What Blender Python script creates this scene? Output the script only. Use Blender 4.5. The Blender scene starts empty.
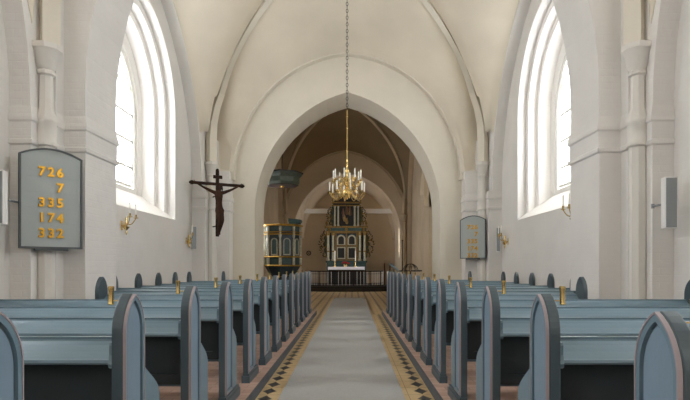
import bpy, math, random
from math import pi, sin, cos, sqrt
random.seed(7)
S = bpy.context.scene
COL = S.collection
CX = -0.13            # the nave's own centre line, a little left of where the camera stands

# ------------------------------------------------------------------ materials
def lin(h):
    h = h.lstrip('#'); c = [int(h[i:i+2], 16)/255 for i in (0, 2, 4)]
    return tuple((v/12.92 if v <= .04045 else ((v+.055)/1.055)**2.4) for v in c) + (1,)
def mat(name, color, rough=.6, metal=0, noise=0, nscale=6, bump=0, bscale=30, spec=.5, brick=0, color2=None, emit=0):
    m = bpy.data.materials.new(name); m.use_nodes = True
    nt = m.node_tree; b = nt.nodes['Principled BSDF']
    b.inputs['Base Color'].default_value = lin(color)
    b.inputs['Roughness'].default_value = rough; b.inputs['Metallic'].default_value = metal
    b.inputs['Specular IOR Level'].default_value = spec
    tc = nt.nodes.new('ShaderNodeTexCoord')
    if noise or color2:
        n = nt.nodes.new('ShaderNodeTexNoise'); n.inputs['Scale'].default_value = nscale; n.inputs['Detail'].default_value = 6
        nt.links.new(tc.outputs['Object'], n.inputs['Vector'])
        r = nt.nodes.new('ShaderNodeMapRange'); r.inputs['From Min'].default_value = .35; r.inputs['From Max'].default_value = .65
        nt.links.new(n.outputs['Fac'], r.inputs['Value'])
        x = nt.nodes.new('ShaderNodeMix'); x.data_type = 'RGBA'
        c = lin(color)
        x.inputs['A'].default_value = c
        x.inputs['B'].default_value = lin(color2) if color2 else tuple(v*(1-noise) for v in c[:3]) + (1,)
        nt.links.new(r.outputs['Result'], x.inputs['Factor']); nt.links.new(x.outputs['Result'], b.inputs['Base Color'])
    h = None
    if bump:
        n2 = nt.nodes.new('ShaderNodeTexNoise'); n2.inputs['Scale'].default_value = bscale; n2.inputs['Detail'].default_value = 5
        nt.links.new(tc.outputs['Object'], n2.inputs['Vector'])
        bp = nt.nodes.new('ShaderNodeBump'); bp.inputs['Strength'].default_value = bump; bp.inputs['Distance'].default_value = .02
        nt.links.new(n2.outputs['Fac'], bp.inputs['Height']); h = bp
        nt.links.new(bp.outputs['Normal'], b.inputs['Normal'])
    if brick:
        sp = nt.nodes.new('ShaderNodeSeparateXYZ'); nt.links.new(tc.outputs['Object'], sp.inputs[0])
        ad = nt.nodes.new('ShaderNodeMath'); ad.operation = 'ADD'
        nt.links.new(sp.outputs[0], ad.inputs[0]); nt.links.new(sp.outputs[1], ad.inputs[1])
        cb = nt.nodes.new('ShaderNodeCombineXYZ'); nt.links.new(ad.outputs[0], cb.inputs[0]); nt.links.new(sp.outputs[2], cb.inputs[1])
        bt = nt.nodes.new('ShaderNodeTexBrick'); bt.inputs['Scale'].default_value = 1
        bt.inputs['Brick Width'].default_value = .28; bt.inputs['Row Height'].default_value = .095; bt.inputs['Mortar Size'].default_value = .010
        bt.inputs['Mortar Smooth'].default_value = .8
        bt.inputs['Color1'].default_value = (1, 1, 1, 1); bt.inputs['Color2'].default_value = (.8, .8, .8, 1); bt.inputs['Mortar'].default_value = (.3, .3, .3, 1)
        nt.links.new(cb.outputs[0], bt.inputs['Vector'])
        b2 = nt.nodes.new('ShaderNodeBump'); b2.inputs['Strength'].default_value = brick; b2.inputs['Distance'].default_value = .012
        nt.links.new(bt.outputs['Color'], b2.inputs['Height'])
        if h: nt.links.new(h.outputs['Normal'], b2.inputs['Normal'])
        nt.links.new(b2.outputs['Normal'], b.inputs['Normal'])
    if emit:
        b.inputs['Emission Color'].default_value = lin(color); b.inputs['Emission Strength'].default_value = emit
    return m
M = dict(
    wall=mat('limewashed brick wall', '#dfdcd8', .9, noise=.05, nscale=1.5, bump=.35, bscale=7, brick=.18, spec=.2),
    reveal=mat('smooth white window reveal', '#efece8', .85, noise=.03, nscale=2, bump=.1, bscale=9, spec=.2),
    vault=mat('cream limewashed vault', '#ded5c3', .9, noise=.10, nscale=.8, bump=.2, bscale=5, spec=.2),
    rib=mat('limewashed rib', '#dfd8ca', .9, noise=.05, nscale=1.5, bump=.2, bscale=8, spec=.2),
    shaft=mat('smooth limewash of shafts and ribs', '#dedad3', .9, noise=.05, nscale=2, bump=.3, bscale=9, spec=.2),
    cwall=mat('shade-tinted tan limewash of the chancel', '#c6b59c', .9, noise=.12, nscale=1.3, bump=.3, bscale=7, brick=.3, spec=.2),  # dim warm shade on off-white walls, put into the base colour
    cvault=mat('shade-tinted tan limewash of the chancel vault', '#8f7d64', .9, noise=.12, nscale=.9, bump=.2, bscale=5, spec=.2),  # darker tan again: the vault's shade is painted into its colour
    sanct=mat('pale sanctuary limewash', '#cfbfa8', .9, noise=.06, nscale=1.3, bump=.2, bscale=6, spec=.2),
    blue=mat('blue-grey pew paint', '#68808d', .32, noise=.06, nscale=5, bump=.05, bscale=40),
    bluel=mat('lighter blue pew panel paint', '#74899a', .38, noise=.05, nscale=5, bump=.04, bscale=40),
    slate=mat('slate grey pew paint', '#445259', .4, noise=.06, nscale=5, bump=.05, bscale=40),
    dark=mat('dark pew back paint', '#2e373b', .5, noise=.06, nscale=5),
    bead=mat('pinkish-grey bead of the moulding', '#9a8f92', .45),  # thin bead in a paler, pinker grey than the rim
    brass=mat('polished brass', '#e6c885', .2, metal=1),
    gold=mat('gilding', '#c99f45', .4, metal=.7, noise=.45, nscale=30),
    candle=mat('white candle wax', '#f4f1e8', .4),
    iron=mat('black iron', '#1b1a1a', .5, metal=.4),
    wood=mat('dark carved wood', '#30211a', .8, spec=.15, noise=.3, nscale=12, bump=.3, bscale=25),
    woodb=mat('brown carved figure wood', '#3c281c', .8, spec=.15, noise=.35, nscale=14, bump=.3, bscale=30),
    board=mat('grey-green board paint', '#a3aaa8', .5, noise=.03, nscale=4),
    bframe=mat('dark board frame paint', '#474c4c', .5),
    grille=mat('grey speaker grille', '#8b9092', .6),
    white=mat('white casing', '#e9e8e6', .4),
    frame=mat('white painted window frame', '#f0eee9', .5),
    kerb=mat('dark slate kerb', '#50545a', .6, noise=.2, nscale=8),
    navy=mat('dark navy paint', '#1f3340', .5, noise=.3, nscale=8),
    teal=mat('old green paint', '#36504f', .55, noise=.35, nscale=14),
    stone=mat('painted marbled grey', '#8f978c', .55, noise=.4, nscale=18),
    black=mat('black paint', '#181716', .5),
    relief=mat('painted brown relief', '#6b4526', .5, noise=.6, nscale=25, bump=.6, bscale=20),
    linen=mat('white altar linen', '#e6e2ea', .8),
    red=mat('red petals', '#b81d16', .6, noise=.3, nscale=30),
    green=mat('dark green leaves', '#25401f', .6),
    numeral=mat('gilded numerals', '#c8962c', .35, metal=.7),
    oldgold=mat('old dull gilding', '#96763c', .5, metal=.35, noise=.6, nscale=22),
    dgreen=mat('dark grey-green paint', '#4a5548', .6, noise=.4, nscale=9),
    marble=mat('cream marbled paint', '#b5b09a', .5, noise=.35, nscale=16),
    kneel=mat('black kneeler leather', '#141214', .45),
    carpet=mat('grey woven carpet', '#a3a29f', .95, noise=.06, nscale=40, bump=.3, bscale=220, spec=.1),
    podium=mat('dark podium timber', '#241c18', .5),
)
def floor_tiles(name, c1, c2, mortar, w, h, rough=.45):
    m = bpy.data.materials.new(name); m.use_nodes = True; nt = m.node_tree; b = nt.nodes['Principled BSDF']
    tc = nt.nodes.new('ShaderNodeTexCoord'); bt = nt.nodes.new('ShaderNodeTexBrick')
    bt.inputs['Scale'].default_value = 1; bt.inputs['Brick Width'].default_value = w; bt.inputs['Row Height'].default_value = h
    bt.inputs['Mortar Size'].default_value = .006; bt.offset = .5
    bt.inputs['Color1'].default_value = lin(c1); bt.inputs['Color2'].default_value = lin(c2); bt.inputs['Mortar'].default_value = lin(mortar)
    nt.links.new(tc.outputs['Object'], bt.inputs['Vector'])
    n = nt.nodes.new('ShaderNodeTexNoise'); n.inputs['Scale'].default_value = 5; nt.links.new(tc.outputs['Object'], n.inputs['Vector'])
    x = nt.nodes.new('ShaderNodeMix'); x.data_type = 'RGBA'; x.blend_type = 'MULTIPLY'; x.inputs['Factor'].default_value = .25
    nt.links.new(bt.outputs['Color'], x.inputs['A']); nt.links.new(n.outputs['Fac'], x.inputs['B'])
    nt.links.new(x.outputs['Result'], b.inputs['Base Color']); b.inputs['Roughness'].default_value = rough
    return m
M['brickfloor'] = floor_tiles('pinkish brick floor', '#c9a998', '#b39180', '#a08a7c', .24, .12)
def diamond_mat():
    # sand coloured tiles with black four-pointed diamonds in rows; lattice pitch .33 m along the aisle
    m = bpy.data.materials.new('sand tiles with black diamonds'); m.use_nodes = True; nt = m.node_tree; b = nt.nodes['Principled BSDF']
    N = nt.nodes.new; L = nt.links.new
    tc = N('ShaderNodeTexCoord'); sp = N('ShaderNodeSeparateXYZ'); L(tc.outputs['Object'], sp.inputs[0])
    def math_(op, a, bb=None, v=None):
        n = N('ShaderNodeMath'); n.operation = op
        L(a, n.inputs[0])
        if bb is not None: L(bb, n.inputs[1])
        if v is not None: n.inputs[1].default_value = v
        return n.outputs[0]
    def cell(out, off, pitch):
        a = math_('ADD', out, v=off); a = math_('DIVIDE', a, v=pitch); a = math_('FRACT', a); a = math_('SUBTRACT', a, v=.5)
        a = math_('ABSOLUTE', a); return math_('MULTIPLY', a, v=pitch)
    # UV-free: object x is measured from the kerb, y along the aisle
    dx = cell(sp.outputs[0], 0, .30); dy = cell(sp.outputs[1], 0, .33)
    sx = math_('DIVIDE', dx, v=.078); sy = math_('DIVIDE', dy, v=.15)
    sx = math_('POWER', sx, v=.85); sy = math_('POWER', sy, v=.85)
    d = math_('ADD', sx, sy); inside = math_('LESS_THAN', d, v=1.0)
    jy = cell(sp.outputs[1], .165, .33); joint = math_('LESS_THAN', jy, v=.006)
    jx = cell(sp.outputs[0], .15, .30); jointx = math_('LESS_THAN', jx, v=.004)
    x = N('ShaderNodeMix'); x.data_type = 'RGBA'; x.inputs['A'].default_value = lin('#cdb183'); x.inputs['B'].default_value = lin('#8d7858')
    jm = math_('MAXIMUM', joint, jointx); L(jm, x.inputs['Factor'])
    n = N('ShaderNodeTexNoise'); n.inputs['Scale'].default_value = 4; L(tc.outputs['Object'], n.inputs['Vector'])
    mm = N('ShaderNodeMix'); mm.data_type = 'RGBA'; mm.blend_type = 'MULTIPLY'; mm.inputs['Factor'].default_value = .35
    L(x.outputs['Result'], mm.inputs['A']); L(n.outputs['Fac'], mm.inputs['B'])
    y = N('ShaderNodeMix'); y.data_type = 'RGBA'; y.inputs['B'].default_value = lin('#2b2a2b')
    L(mm.outputs['Result'], y.inputs['A']); L(inside, y.inputs['Factor']); L(y.outputs['Result'], b.inputs['Base Color'])
    b.inputs['Roughness'].default_value = .4
    return m
M['diamond'] = diamond_mat()
def glass_mat():
    m = bpy.data.materials.new('window glass'); m.use_nodes = True; nt = m.node_tree
    for n in list(nt.nodes):
        if n.type != 'OUTPUT_MATERIAL': nt.nodes.remove(n)
    out = [n for n in nt.nodes if n.type == 'OUTPUT_MATERIAL'][0]
    t = nt.nodes.new('ShaderNodeBsdfTransparent'); g = nt.nodes.new('ShaderNodeBsdfGlossy'); g.inputs['Roughness'].default_value = .05
    x = nt.nodes.new('ShaderNodeMixShader'); x.inputs[0].default_value = .06
    nt.links.new(t.outputs[0], x.inputs[1]); nt.links.new(g.outputs[0], x.inputs[2]); nt.links.new(x.outputs[0], out.inputs[0])
    return m
M['glass'] = glass_mat()

# ------------------------------------------------------------------ mesh builder
class MB:
    def __init__(s): s.v = []; s.f = []
    def add(s, vs, fs):
        o = len(s.v); s.v += [tuple(p) for p in vs]; s.f += [tuple(i+o for i in f) for f in fs]
    def box(s, x0, x1, y0, y1, z0, z1):
        if x0 > x1: x0, x1 = x1, x0
        if y0 > y1: y0, y1 = y1, y0
        s.add([(x0,y0,z0),(x1,y0,z0),(x1,y1,z0),(x0,y1,z0),(x0,y0,z1),(x1,y0,z1),(x1,y1,z1),(x0,y1,z1)],
              [(0,3,2,1),(4,5,6,7),(0,1,5,4),(1,2,6,5),(2,3,7,6),(3,0,4,7)])
        return s
    def prism(s, pts, a, b, axis='x'):
        # pts: outline (two coordinates) in the plane at right angles to axis
        n = len(pts)
        def P(p, t):
            return {'x': (t, p[0], p[1]), 'y': (p[0], t, p[1]), 'z': (p[0], p[1], t)}[axis]
        s.add([P(p, a) for p in pts] + [P(p, b) for p in pts],
              [tuple(range(n))[::-1], tuple(range(n, 2*n))] + [(i, (i+1) % n, n+(i+1) % n, n+i) for i in range(n)])
        return s
    def ring(s, o, i, a, b, axis='x'):
        n = len(o)
        def P(p, t): return {'x': (t, p[0], p[1]), 'y': (p[0], t, p[1]), 'z': (p[0], p[1], t)}[axis]
        vs = [P(p, a) for p in o] + [P(p, a) for p in i] + [P(p, b) for p in o] + [P(p, b) for p in i]
        fs = []
        for k in range(n):
            j = (k+1) % n
            fs += [(k, j, n+j, n+k), (2*n+k, 3*n+k, 3*n+j, 2*n+j), (k, 2*n+k, 2*n+j, j), (n+k, n+j, 3*n+j, 3*n+k)]
        s.add(vs, fs); return s
    def lathe(s, prof, cx=0, cy=0, cz=0, n=16, ph=0):
        vs = []
        for r, z in prof:
            for k in range(n):
                a = ph + 2*pi*k/n; vs.append((cx+r*cos(a), cy+r*sin(a), cz+z))
        fs = []
        for i in range(len(prof)-1):
            for k in range(n):
                j = (k+1) % n; fs.append((i*n+k, i*n+j, (i+1)*n+j, (i+1)*n+k))
        fs.append(tuple(range(n))[::-1]); fs.append(tuple((len(prof)-1)*n+k for k in range(n)))
        s.add(vs, fs); return s
    def tube(s, pts, r, n=8, flat=None):
        # r: number or list; follows pts
        import mathutils
        V = mathutils.Vector; pts = [V(p) for p in pts]; m = len(pts)
        rr = r if isinstance(r, (list, tuple)) else [r]*m
        up = V((0, 0, 1)); vs = []; prev = None
        for i, p in enumerate(pts):
            d = (pts[min(i+1, m-1)] - pts[max(i-1, 0)]).normalized()
            if prev is None:
                a = up if abs(d.dot(up)) < .9 else V((1, 0, 0))
                u = d.cross(a).normalized()
            else:
                u = (prev - d*prev.dot(d)).normalized()
            prev = u; w = d.cross(u)
            for k in range(n):
                t = 2*pi*k/n; vs.append(tuple(p + u*(rr[i]*cos(t)) + w*(rr[i]*sin(t))))
        fs = []
        for i in range(m-1):
            for k in range(n):
                j = (k+1) % n; fs.append((i*n+k, i*n+j, (i+1)*n+j, (i+1)*n+k))
        fs.append(tuple(range(n))[::-1]); fs.append(tuple((m-1)*n+k for k in range(n)))
        s.add(vs, fs); return s
    def ball(s, c, r, n=12, sz=1):
        k = 8; return s.lathe([(max(.0005, r*sin(pi*i/k)), -r*cos(pi*i/k)*sz) for i in range(k+1)], c[0], c[1], c[2], n)
    def mesh(s, name, m, smooth=False):
        me = bpy.data.meshes.new(name); me.from_pydata(s.v, [], s.f); me.update()
        import bmesh
        b = bmesh.new(); b.from_mesh(me); bmesh.ops.recalc_face_normals(b, faces=b.faces); b.to_mesh(me); b.free()
        me.materials.append(m)
        if smooth:
            for p in me.polygons: p.use_smooth = True
            try: me.set_sharp_from_angle(angle=math.radians(40))
            except Exception: pass
        return me
    def build(s, name, m, parent=None, smooth=False, bevel=0, label=None):
        o = bpy.data.objects.new(name, s.mesh(name, m, smooth)); COL.objects.link(o)
        if parent: o.parent = parent
        if bevel:
            b = o.modifiers.new('bevel', 'BEVEL'); b.width = bevel; b.segments = 2; b.limit_method = 'ANGLE'
        if label: o['label'] = label
        return o
def tag(o, label=None, cat=None, group=None, kind=None):
    if label: o['label'] = label
    if cat: o['category'] = cat
    if group: o['group'] = group
    if kind: o['kind'] = kind
    return o
def thing(name, label, cat, loc=(0, 0, 0), rz=0, group=None):
    o = bpy.data.objects.new(name, None); COL.objects.link(o); o.empty_display_size = .1
    o.location = loc; o.rotation_euler = (0, 0, rz)
    return tag(o, label, cat, group)
def struct(name, mb, m, smooth=False, bevel=0, parent=None):
    o = mb.build(name, m, parent, smooth, bevel)
    if not parent: o['kind'] = 'structure'
    return o
def copy_tree(o, parent=None):
    c = o.copy(); COL.objects.link(c); c.parent = parent
    for ch in list(o.children): copy_tree(ch, c)
    return c

# ------------------------------------------------------------------ arches
def arch_z(x, half, zs, c):
    x = abs(x)
    if x >= half: return zs
    return zs + sqrt(max(0, (half+c)**2 - (x+c)**2))
def arch_pts(cx, half, zs, c, n=14):
    R = half+c; t1 = math.acos(c/R); out = []
    for i in range(n+1):
        t = t1*i/n; out.append((cx + c - R*cos(t), zs + R*sin(t)))
    return out + [(2*cx - p[0], p[1]) for p in out[-2::-1]]
def slab(mb, P, s0, s1, z0, z1, t0, t1, ops):
    """wall slab along s, through t, with pointed openings (centre, half, springing, c, sill)"""
    def quadbox(a, b, za, zb):
        vs = [P(s, t, z) for t in (t0, t1) for z in (za, zb) for s in (a, b)]
        mb.add(vs, [(0,1,3,2),(4,6,7,5),(0,4,5,1),(2,3,7,6),(0,2,6,4),(1,5,7,3)])
    cur = s0
    for (cx, half, zs, c, sill) in sorted(ops):
        quadbox(cur, cx-half, z0, z1)
        if sill > z0: quadbox(cx-half, cx+half, z0, sill)
        pts = arch_pts(cx, half, zs, c); n = len(pts)
        vs = []
        for t in (t0, t1):
            vs += [P(p[0], t, p[1]) for p in pts] + [P(p[0], t, z1) for p in pts]
        fs = []
        for i in range(n-1):
            fs += [(i, i+1, n+i+1, n+i), (2*n+i, 3*n+i, 3*n+i+1, 2*n+i+1), (i, 2*n+i, 2*n+i+1, i+1), (n+i, n+i+1, 3*n+i+1, 3*n+i)]
        mb.add(vs, fs); cur = cx+half
    quadbox(cur, s1, z0, z1)

# ------------------------------------------------------------------ nave shell
ZT = 10.6
PIERS = [7.915, -.005]
WALLC = [11.875, 3.955, -3.965]           # wall-arch centres of the three bays
WIN = [11.6, 3.68, -4.24]                 # window centres
for sd, side in ((-1, 'left'), (1, 'right')):
    w = MB()
    P = lambda s, t, z: (CX + sd*(4.30+t), s, z)
    slab(w, P, -8.2, 16.0, 0, ZT, -.27, 0, [(c, 2.975, 3.4, 1.72, 0) for c in WALLC])
    slab(w, P, -8.2, 16.0, 0, ZT, 0, .22, [(c, 1.84, 5.05, .3, 2.5) for c in WIN])
    struct('wall_'+side, w, M['wall'])
    w = MB()
    slab(w, P, -8.2, 16.0, 0, ZT, .22, .42, [(c, 1.68, 5.05, .3, 2.5) for c in WIN])
    slab(w, P, -8.2, 16.0, 0, ZT, .42, .72, [(c, 1.52, 5.05, .3, 2.5) for c in WIN])
    slab(w, P, -8.2, 16.0, 0, ZT, .72, 1.0, [(c, 1.30, 4.9, .35, 3.03) for c in WIN])
    for c in WIN:
        w.prism([(CX+sd*4.302, 2.4), (CX+sd*4.302, 2.51), (CX+sd*5.03, 3.06), (CX+sd*5.03, 2.4)], c-1.838, c+1.838, 'y')
    struct('wall_'+side+'_window_recesses', w, M['reveal'])
# window frames and panes
wn = 0
def church_window(x, yc, half, zs, c, sill, rows, nm):
    global wn
    wn += 1
    o = thing('window_%d' % wn, None, None, (x, yc, 0)); o['kind'] = 'structure'
    f = MB()
    out = [(half, sill), (-half, sill)]
    def outline(h, d):
        a = arch_pts(0, h, zs, c, 10); return [(-h, sill+d)] + a + [(h, sill+d)]
    O = outline(half, 0); I = outline(half-.13, .13)
    f.ring(O, I, -.06, .04, 'x')
    f.ring(outline(half-.17, .15), outline(half-.24, .22), -.05, .03, 'x')
    ap = zs + sqrt((half+c)**2-c**2)
    f.box(-.045, .045, -.05, .05, sill+.05, zs+.25)
    # the mullion forks into two lancets
    for s2 in (-1, 1):
        pts = [(0, s2*(.0 + (half-.1)*(i/8)), zs+.2 + (ap-zs-.35)*sin(pi/2*min(1, i/8*1.0))*0 + .0) for i in range(0)]
        q = (half)/2
        a = arch_pts(s2*q, q, zs-.05, q*.5, 8)
        f.tube([(0, p[0], p[1]) for p in a], .028, 6)
    z = sill
    step = (zs - sill)/rows
    for k in range(1, rows+1):
        f.box(-.03, .03, -half+.05, half-.05, sill+k*step-.03, sill+k*step+.03)
    for y in (-half/2, half/2): f.box(-.022, .022, y-.022, y+.022, sill+.05, zs+.35)
    f.build('window_frame', M['frame'], o)
    g = MB(); g.prism(outline(half-.02, .02), .012, .018, 'x'); g.build('window_glass', M['glass'], o)
    return o
portals = []
for sd in (-1, 1):
    for c in WIN:
        church_window(CX+sd*(4.30+.80), c, 1.29, 4.9, .35, 3.04, 3, '')
        portals.append((CX+sd*5.4, c, 4.6, 2.9, 3.5, sd))

# piers with stepped plan, impost mouldings, colonnettes and capitals
IMP = [(0, 0), (2.92, 0), (2.935, .03), (2.985, .034), (3.0, .012), (3.22, .014), (3.235, .035), (3.28, .036), (3.42, .004), (3.425, 0)]
def step(mb, sd, half, y0, y1, top, xw=4.3):
    """one rectangular step of a pier with the impost moulding lofted round it"""
    prof = IMP + [(top, 0)]
    vs = []
    for z, e in prof:
        xi = CX+sd*(half-e); xo = CX+sd*xw
        vs += [(xi, y0-e, z), (xi, y1+e, z), (xo, y1+e, z), (xo, y0-e, z)]
    fs = [(0,1,2,3), tuple(4*(len(prof)-1)+k for k in (3,2,1,0))]
    for i in range(len(prof)-1):
        for k in range(4):
            j = (k+1) % 4; fs.append((4*i+k, 4*i+j, 4*i+4+j, 4*i+4+k))
    mb.add(vs, fs)
tn = 0
def trim(mb, m, smooth=False, bevel=0):
    global tn
    tn += 1
    return struct('trim_%d' % tn, mb, m, smooth, bevel)
def capital(mb, x, y):
    mb.lathe([(.11, 0), (.11, 2.93), (.14, 2.95), (.14, 2.99), (.125, 3.01), (.13, 3.24), (.145, 3.26), (.145, 3.30), (.09, 3.45), (.085, 3.88), (.115, 3.90), (.115, 3.94), (.10, 3.955), (.13, 4.0), (.175, 4.19), (.205, 4.22), (.205, 4.29), (.14, 4.31)], x, y, 0, 8, pi/8)
for sd in (-1, 1):
    for pc in PIERS:
        p = MB()
        step(p, sd, 4.022, pc-.989, pc+.989, 3.44)
        step(p, sd, 3.87, pc-.675, pc+.675, 5.9)
        step(p, sd, 3.566, pc-.489, pc+.489, 3.80)
        trim(p, M['wall'], bevel=.012)
        q = MB()
        for dy in (-.735, .735): capital(q, CX+sd*3.955, pc+dy*1.04)
        trim(q, M['shaft'], smooth=True)
    p = MB()
    step(p, sd, 3.94, 14.845, 16, 3.44); step(p, sd, 3.77, 15.27, 16, 5.0); step(p, sd, 3.42, 15.5, 16, 4.1)
    step(p, sd, 3.94, -8.2, -6.935, 3.44); step(p, sd, 3.77, -8.2, -7.36, 4.6)
    trim(p, M['wall'], bevel=.012)
    q = MB(); capital(q, CX+sd*3.86, 15.22); capital(q, CX+sd*3.86, -7.3); trim(q, M['shaft'], smooth=True)
# transverse arches
for pc in PIERS:
    a = MB(); slab(a, lambda s, t, z: (CX+s, t, z), -4.3, 4.3, 3.70, ZT, pc-.485, pc+.485, [(0, 3.57, 3.8, 1.86, 3.70)])
    trim(a, M['wall'])
# wall rib against the chancel arch wall, and the arch wall itself
a = MB(); slab(a, lambda s, t, z: (CX+s, t, z), -4.3, 4.3, 3.9, ZT, 15.76, 16, [(0, 3.33, 4.0, .3, 3.9)])
trim(a, M['rib'])
a = MB(); slab(a, lambda s, t, z: (s, t, z), -5.5, 5.3, 0, ZT, 16, 17.6, [(-.12, 2.77, 3.0, .89, 0)])
struct('wall_chancel_arch', a, M['rib'])
a = MB(); a.box(-5.5, 5.3, -8.5, -8.2, 0, ZT); struct('wall_west', a, M['wall'])

# ------------------------------------------------------------------ vaults
def vault(cx, cy, a, b, zs, zc, Fx, Fy0, Fy1, ea=1.6, eb=.35):
    """groined vault over [cx-a,cx+a]x[cy-b,cy+b]; Fx(y) height at the side walls, Fy0/Fy1(x) at the near/far edge"""
    G = lambda m: zs + (zc-zs)*(max(0, 1-m**ea))**eb
    mb = MB(); n = 26; K = 24
    ms = [1-(1-i/n)**1.0 for i in range(n+1)]
    ms = [i/n*.9 for i in range(18+1)]
    ms = [m/ .9*.9 for m in [j*.9/18 for j in range(19)]] + [.92, .94, .955, .968, .978, .986, .993, 1.0]
    for w in range(4):
        vs = []; 
        for m in ms:
            for k in range(K+1):
                t = sin(pi/2*(-1+2*k/K)) if True else 0
                e = abs(t); am = m*e
                s_ = m*(1-e)/(1-am) if am < 1 else 0
                if w == 0: u, v = m*t, m
                elif w == 1: u, v = m*t, -m
                elif w == 2: u, v = m, m*t
                else: u, v = -m, m*t
                if w < 2: F = (Fy1 if w == 0 else Fy0)(am*a)
                else: F = Fx(cy + v*b)
                g = G(am) if m > 0 else zc
                z = g + (F-g)*s_**1.15
                vs.append((cx+u*a, cy+v*b, z))
        fs = []
        for i in range(len(ms)-1):
            for k in range(K):
                q = i*(K+1)+k; fs.append((q, q+1, q+K+2, q+K+1))
        mb.add(vs, fs)
    me_o = mb
    return me_o, G
def ribs(cx, cy, a, b, G, r=.11, m0=.985, foot=None, zfoot=4.3):
    out = MB()
    for sx in (-1, 1):
        for sy in (-1, 1):
            pts = []
            ms = [.985, .975, .96, .94, .91, .87, .82, .76, .69, .61, .52, .42, .31, .2, .1, 0]
            for i, m in enumerate(ms):
                if m > m0: continue
                z = G(m)-.03
                if z < zfoot: continue
                pts.append((cx+sx*m*a*.99, cy+sy*m*b*.99, z-.02))
            fx, fy = (foot(sx, sy) if foot else (pts[0][0], pts[0][1]))
            if zfoot > 4:
                pts = [p for p in pts if p[2] > 6.1]
                pts = [(fx, fy, zfoot), (fx, fy, 4.9), (fx*.9+pts[0][0]*.1, fy*.9+pts[0][1]*.1, 5.4), (fx*.55+pts[0][0]*.45, fy*.55+pts[0][1]*.45, 5.85)] + pts
            else:
                pts = [(fx, fy, zfoot), (fx*.7+pts[0][0]*.3, fy*.7+pts[0][1]*.3, (zfoot+pts[0][2])/2)] + pts
            out.tube(pts, [r*max(1, 1.55-.55*max(0, (p[2]-5.0)/2.2)) for p in pts] if zfoot > 4 else r, 4)
    return out
fl = lambda q, a, b: 1.5*max(0, (abs(q)-a)/(b-a))**2
trans = lambda x: arch_z(x, 3.57, 3.8, 1.86) + .04 + fl(x, 2.9, 3.57)
east = lambda x: max(3.75, arch_z(x, 3.33, 4.0, .3) + .03)
def addvault(y0, y1, wc, F0, F1, feet):
    cy = (y0+y1)/2; b = (y1-y0)/2
    Fx = lambda y: arch_z(y-wc, 2.975, 3.4, 1.72)+.03 + fl(y-wc, 2.55, 3.1)
    mb, G = vault(CX, cy, 4.04, b, 3.6, 9.1, Fx, F0, F1)
    o = struct('ceiling', mb, M['vault'], smooth=True)
    rb = ribs(CX, cy, 4.04, b, G, .10, foot=feet, zfoot=4.27)
    trim(rb, M['rib'])
addvault(8.40, 15.78, WALLC[0], trans, east, lambda sx, sy: (CX+sx*3.93, 8.65) if sy < 0 else (CX+sx*3.86, 15.22))
addvault(.48, 7.43, WALLC[1], trans, trans, lambda sx, sy: (CX+sx*3.93, .73 if sy < 0 else 7.18))
addvault(-8.2, -.49, WALLC[2], east, trans, lambda sx, sy: (CX+sx*3.86, -7.3) if sy < 0 else (CX+sx*3.93, -.74))
r = MB(); r.box(-7, 7, -9, 33.5, ZT, ZT+.2); struct('ceiling_roof', r, M['wall'])

# ------------------------------------------------------------------ chancel and sanctuary
CC = -.30; CH = 3.05
for sd, side in ((-1, 'chancel_left'), (1, 'chancel_right')):
    w = MB(); P = lambda s, t, z: (CC + sd*(CH+t), s, z)
    slab(w, P, 17.6, 25.0, 0, 9, -.2, 0, [(21.3, 3.25, 3.4, 1.2, 0)])
    ops = [(19.15, 1.1, 3.8, .3, 1.8)] if sd < 0 else []
    if ops: slab(w, P, 17.6, 25.0, 0, 9, 0, .9, ops)
    else: w.box(CC+sd*CH, CC+sd*(CH+.9), 17.6, 25, 0, 9)
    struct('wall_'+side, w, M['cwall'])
church_window(CC-CH-.6, 19.15, 1.09, 3.8, .3, 1.82, 3, ''); portals.append((CC-CH-1.1, 19.15, 3.6, 2.4, 4.0, -1))
a = MB(); slab(a, lambda s, t, z: (s, t, z), -5, 5, 0, 9, 25, 25.8, [(-.21, 2.52, 2.8, .41, 0)]); struct('wall_sanctuary_arch', a, M['sanct'])
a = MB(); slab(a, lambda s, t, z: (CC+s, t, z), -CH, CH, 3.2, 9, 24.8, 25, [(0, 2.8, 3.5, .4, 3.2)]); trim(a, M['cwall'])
a = MB()
for sx in (-1, 1):
    a.prism([(17.6, 3.3), (17.6, 6.4), (18.0, 6.4), (18.0, 3.75)], CC+sx*(CH-.38), CC+sx*CH, 'x')
    for (yy, hh) in ((24.55, .22),):
        a.box(CC+sx*CH, CC+sx*(CH-.42), yy-.25 if yy < 20 else yy+.2, yy+.0 if yy < 20 else 25, 0, 3.9)
        a.lathe([(.1, 0), (.1, 3.3), (.14, 3.34), (.1, 3.4), (.16, 3.62), (.17, 3.7), (.1, 3.75)], CC+sx*(CH-.36), yy if yy > 20 else yy+.05, 0, 10)
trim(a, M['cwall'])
cw = lambda x: max(3.7, arch_z(x, 2.8, 3.5, .4)+.03)
cw0 = lambda x: max(3.7, arch_z(x, 2.77, 3.6, .89)+.1)
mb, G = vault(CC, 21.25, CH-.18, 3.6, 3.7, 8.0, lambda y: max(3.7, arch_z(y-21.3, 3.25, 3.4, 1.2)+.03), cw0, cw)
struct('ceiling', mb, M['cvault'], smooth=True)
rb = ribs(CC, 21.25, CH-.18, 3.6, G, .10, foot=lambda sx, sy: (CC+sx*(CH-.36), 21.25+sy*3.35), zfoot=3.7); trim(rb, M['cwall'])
SC = -.21; SH = 2.78
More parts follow.
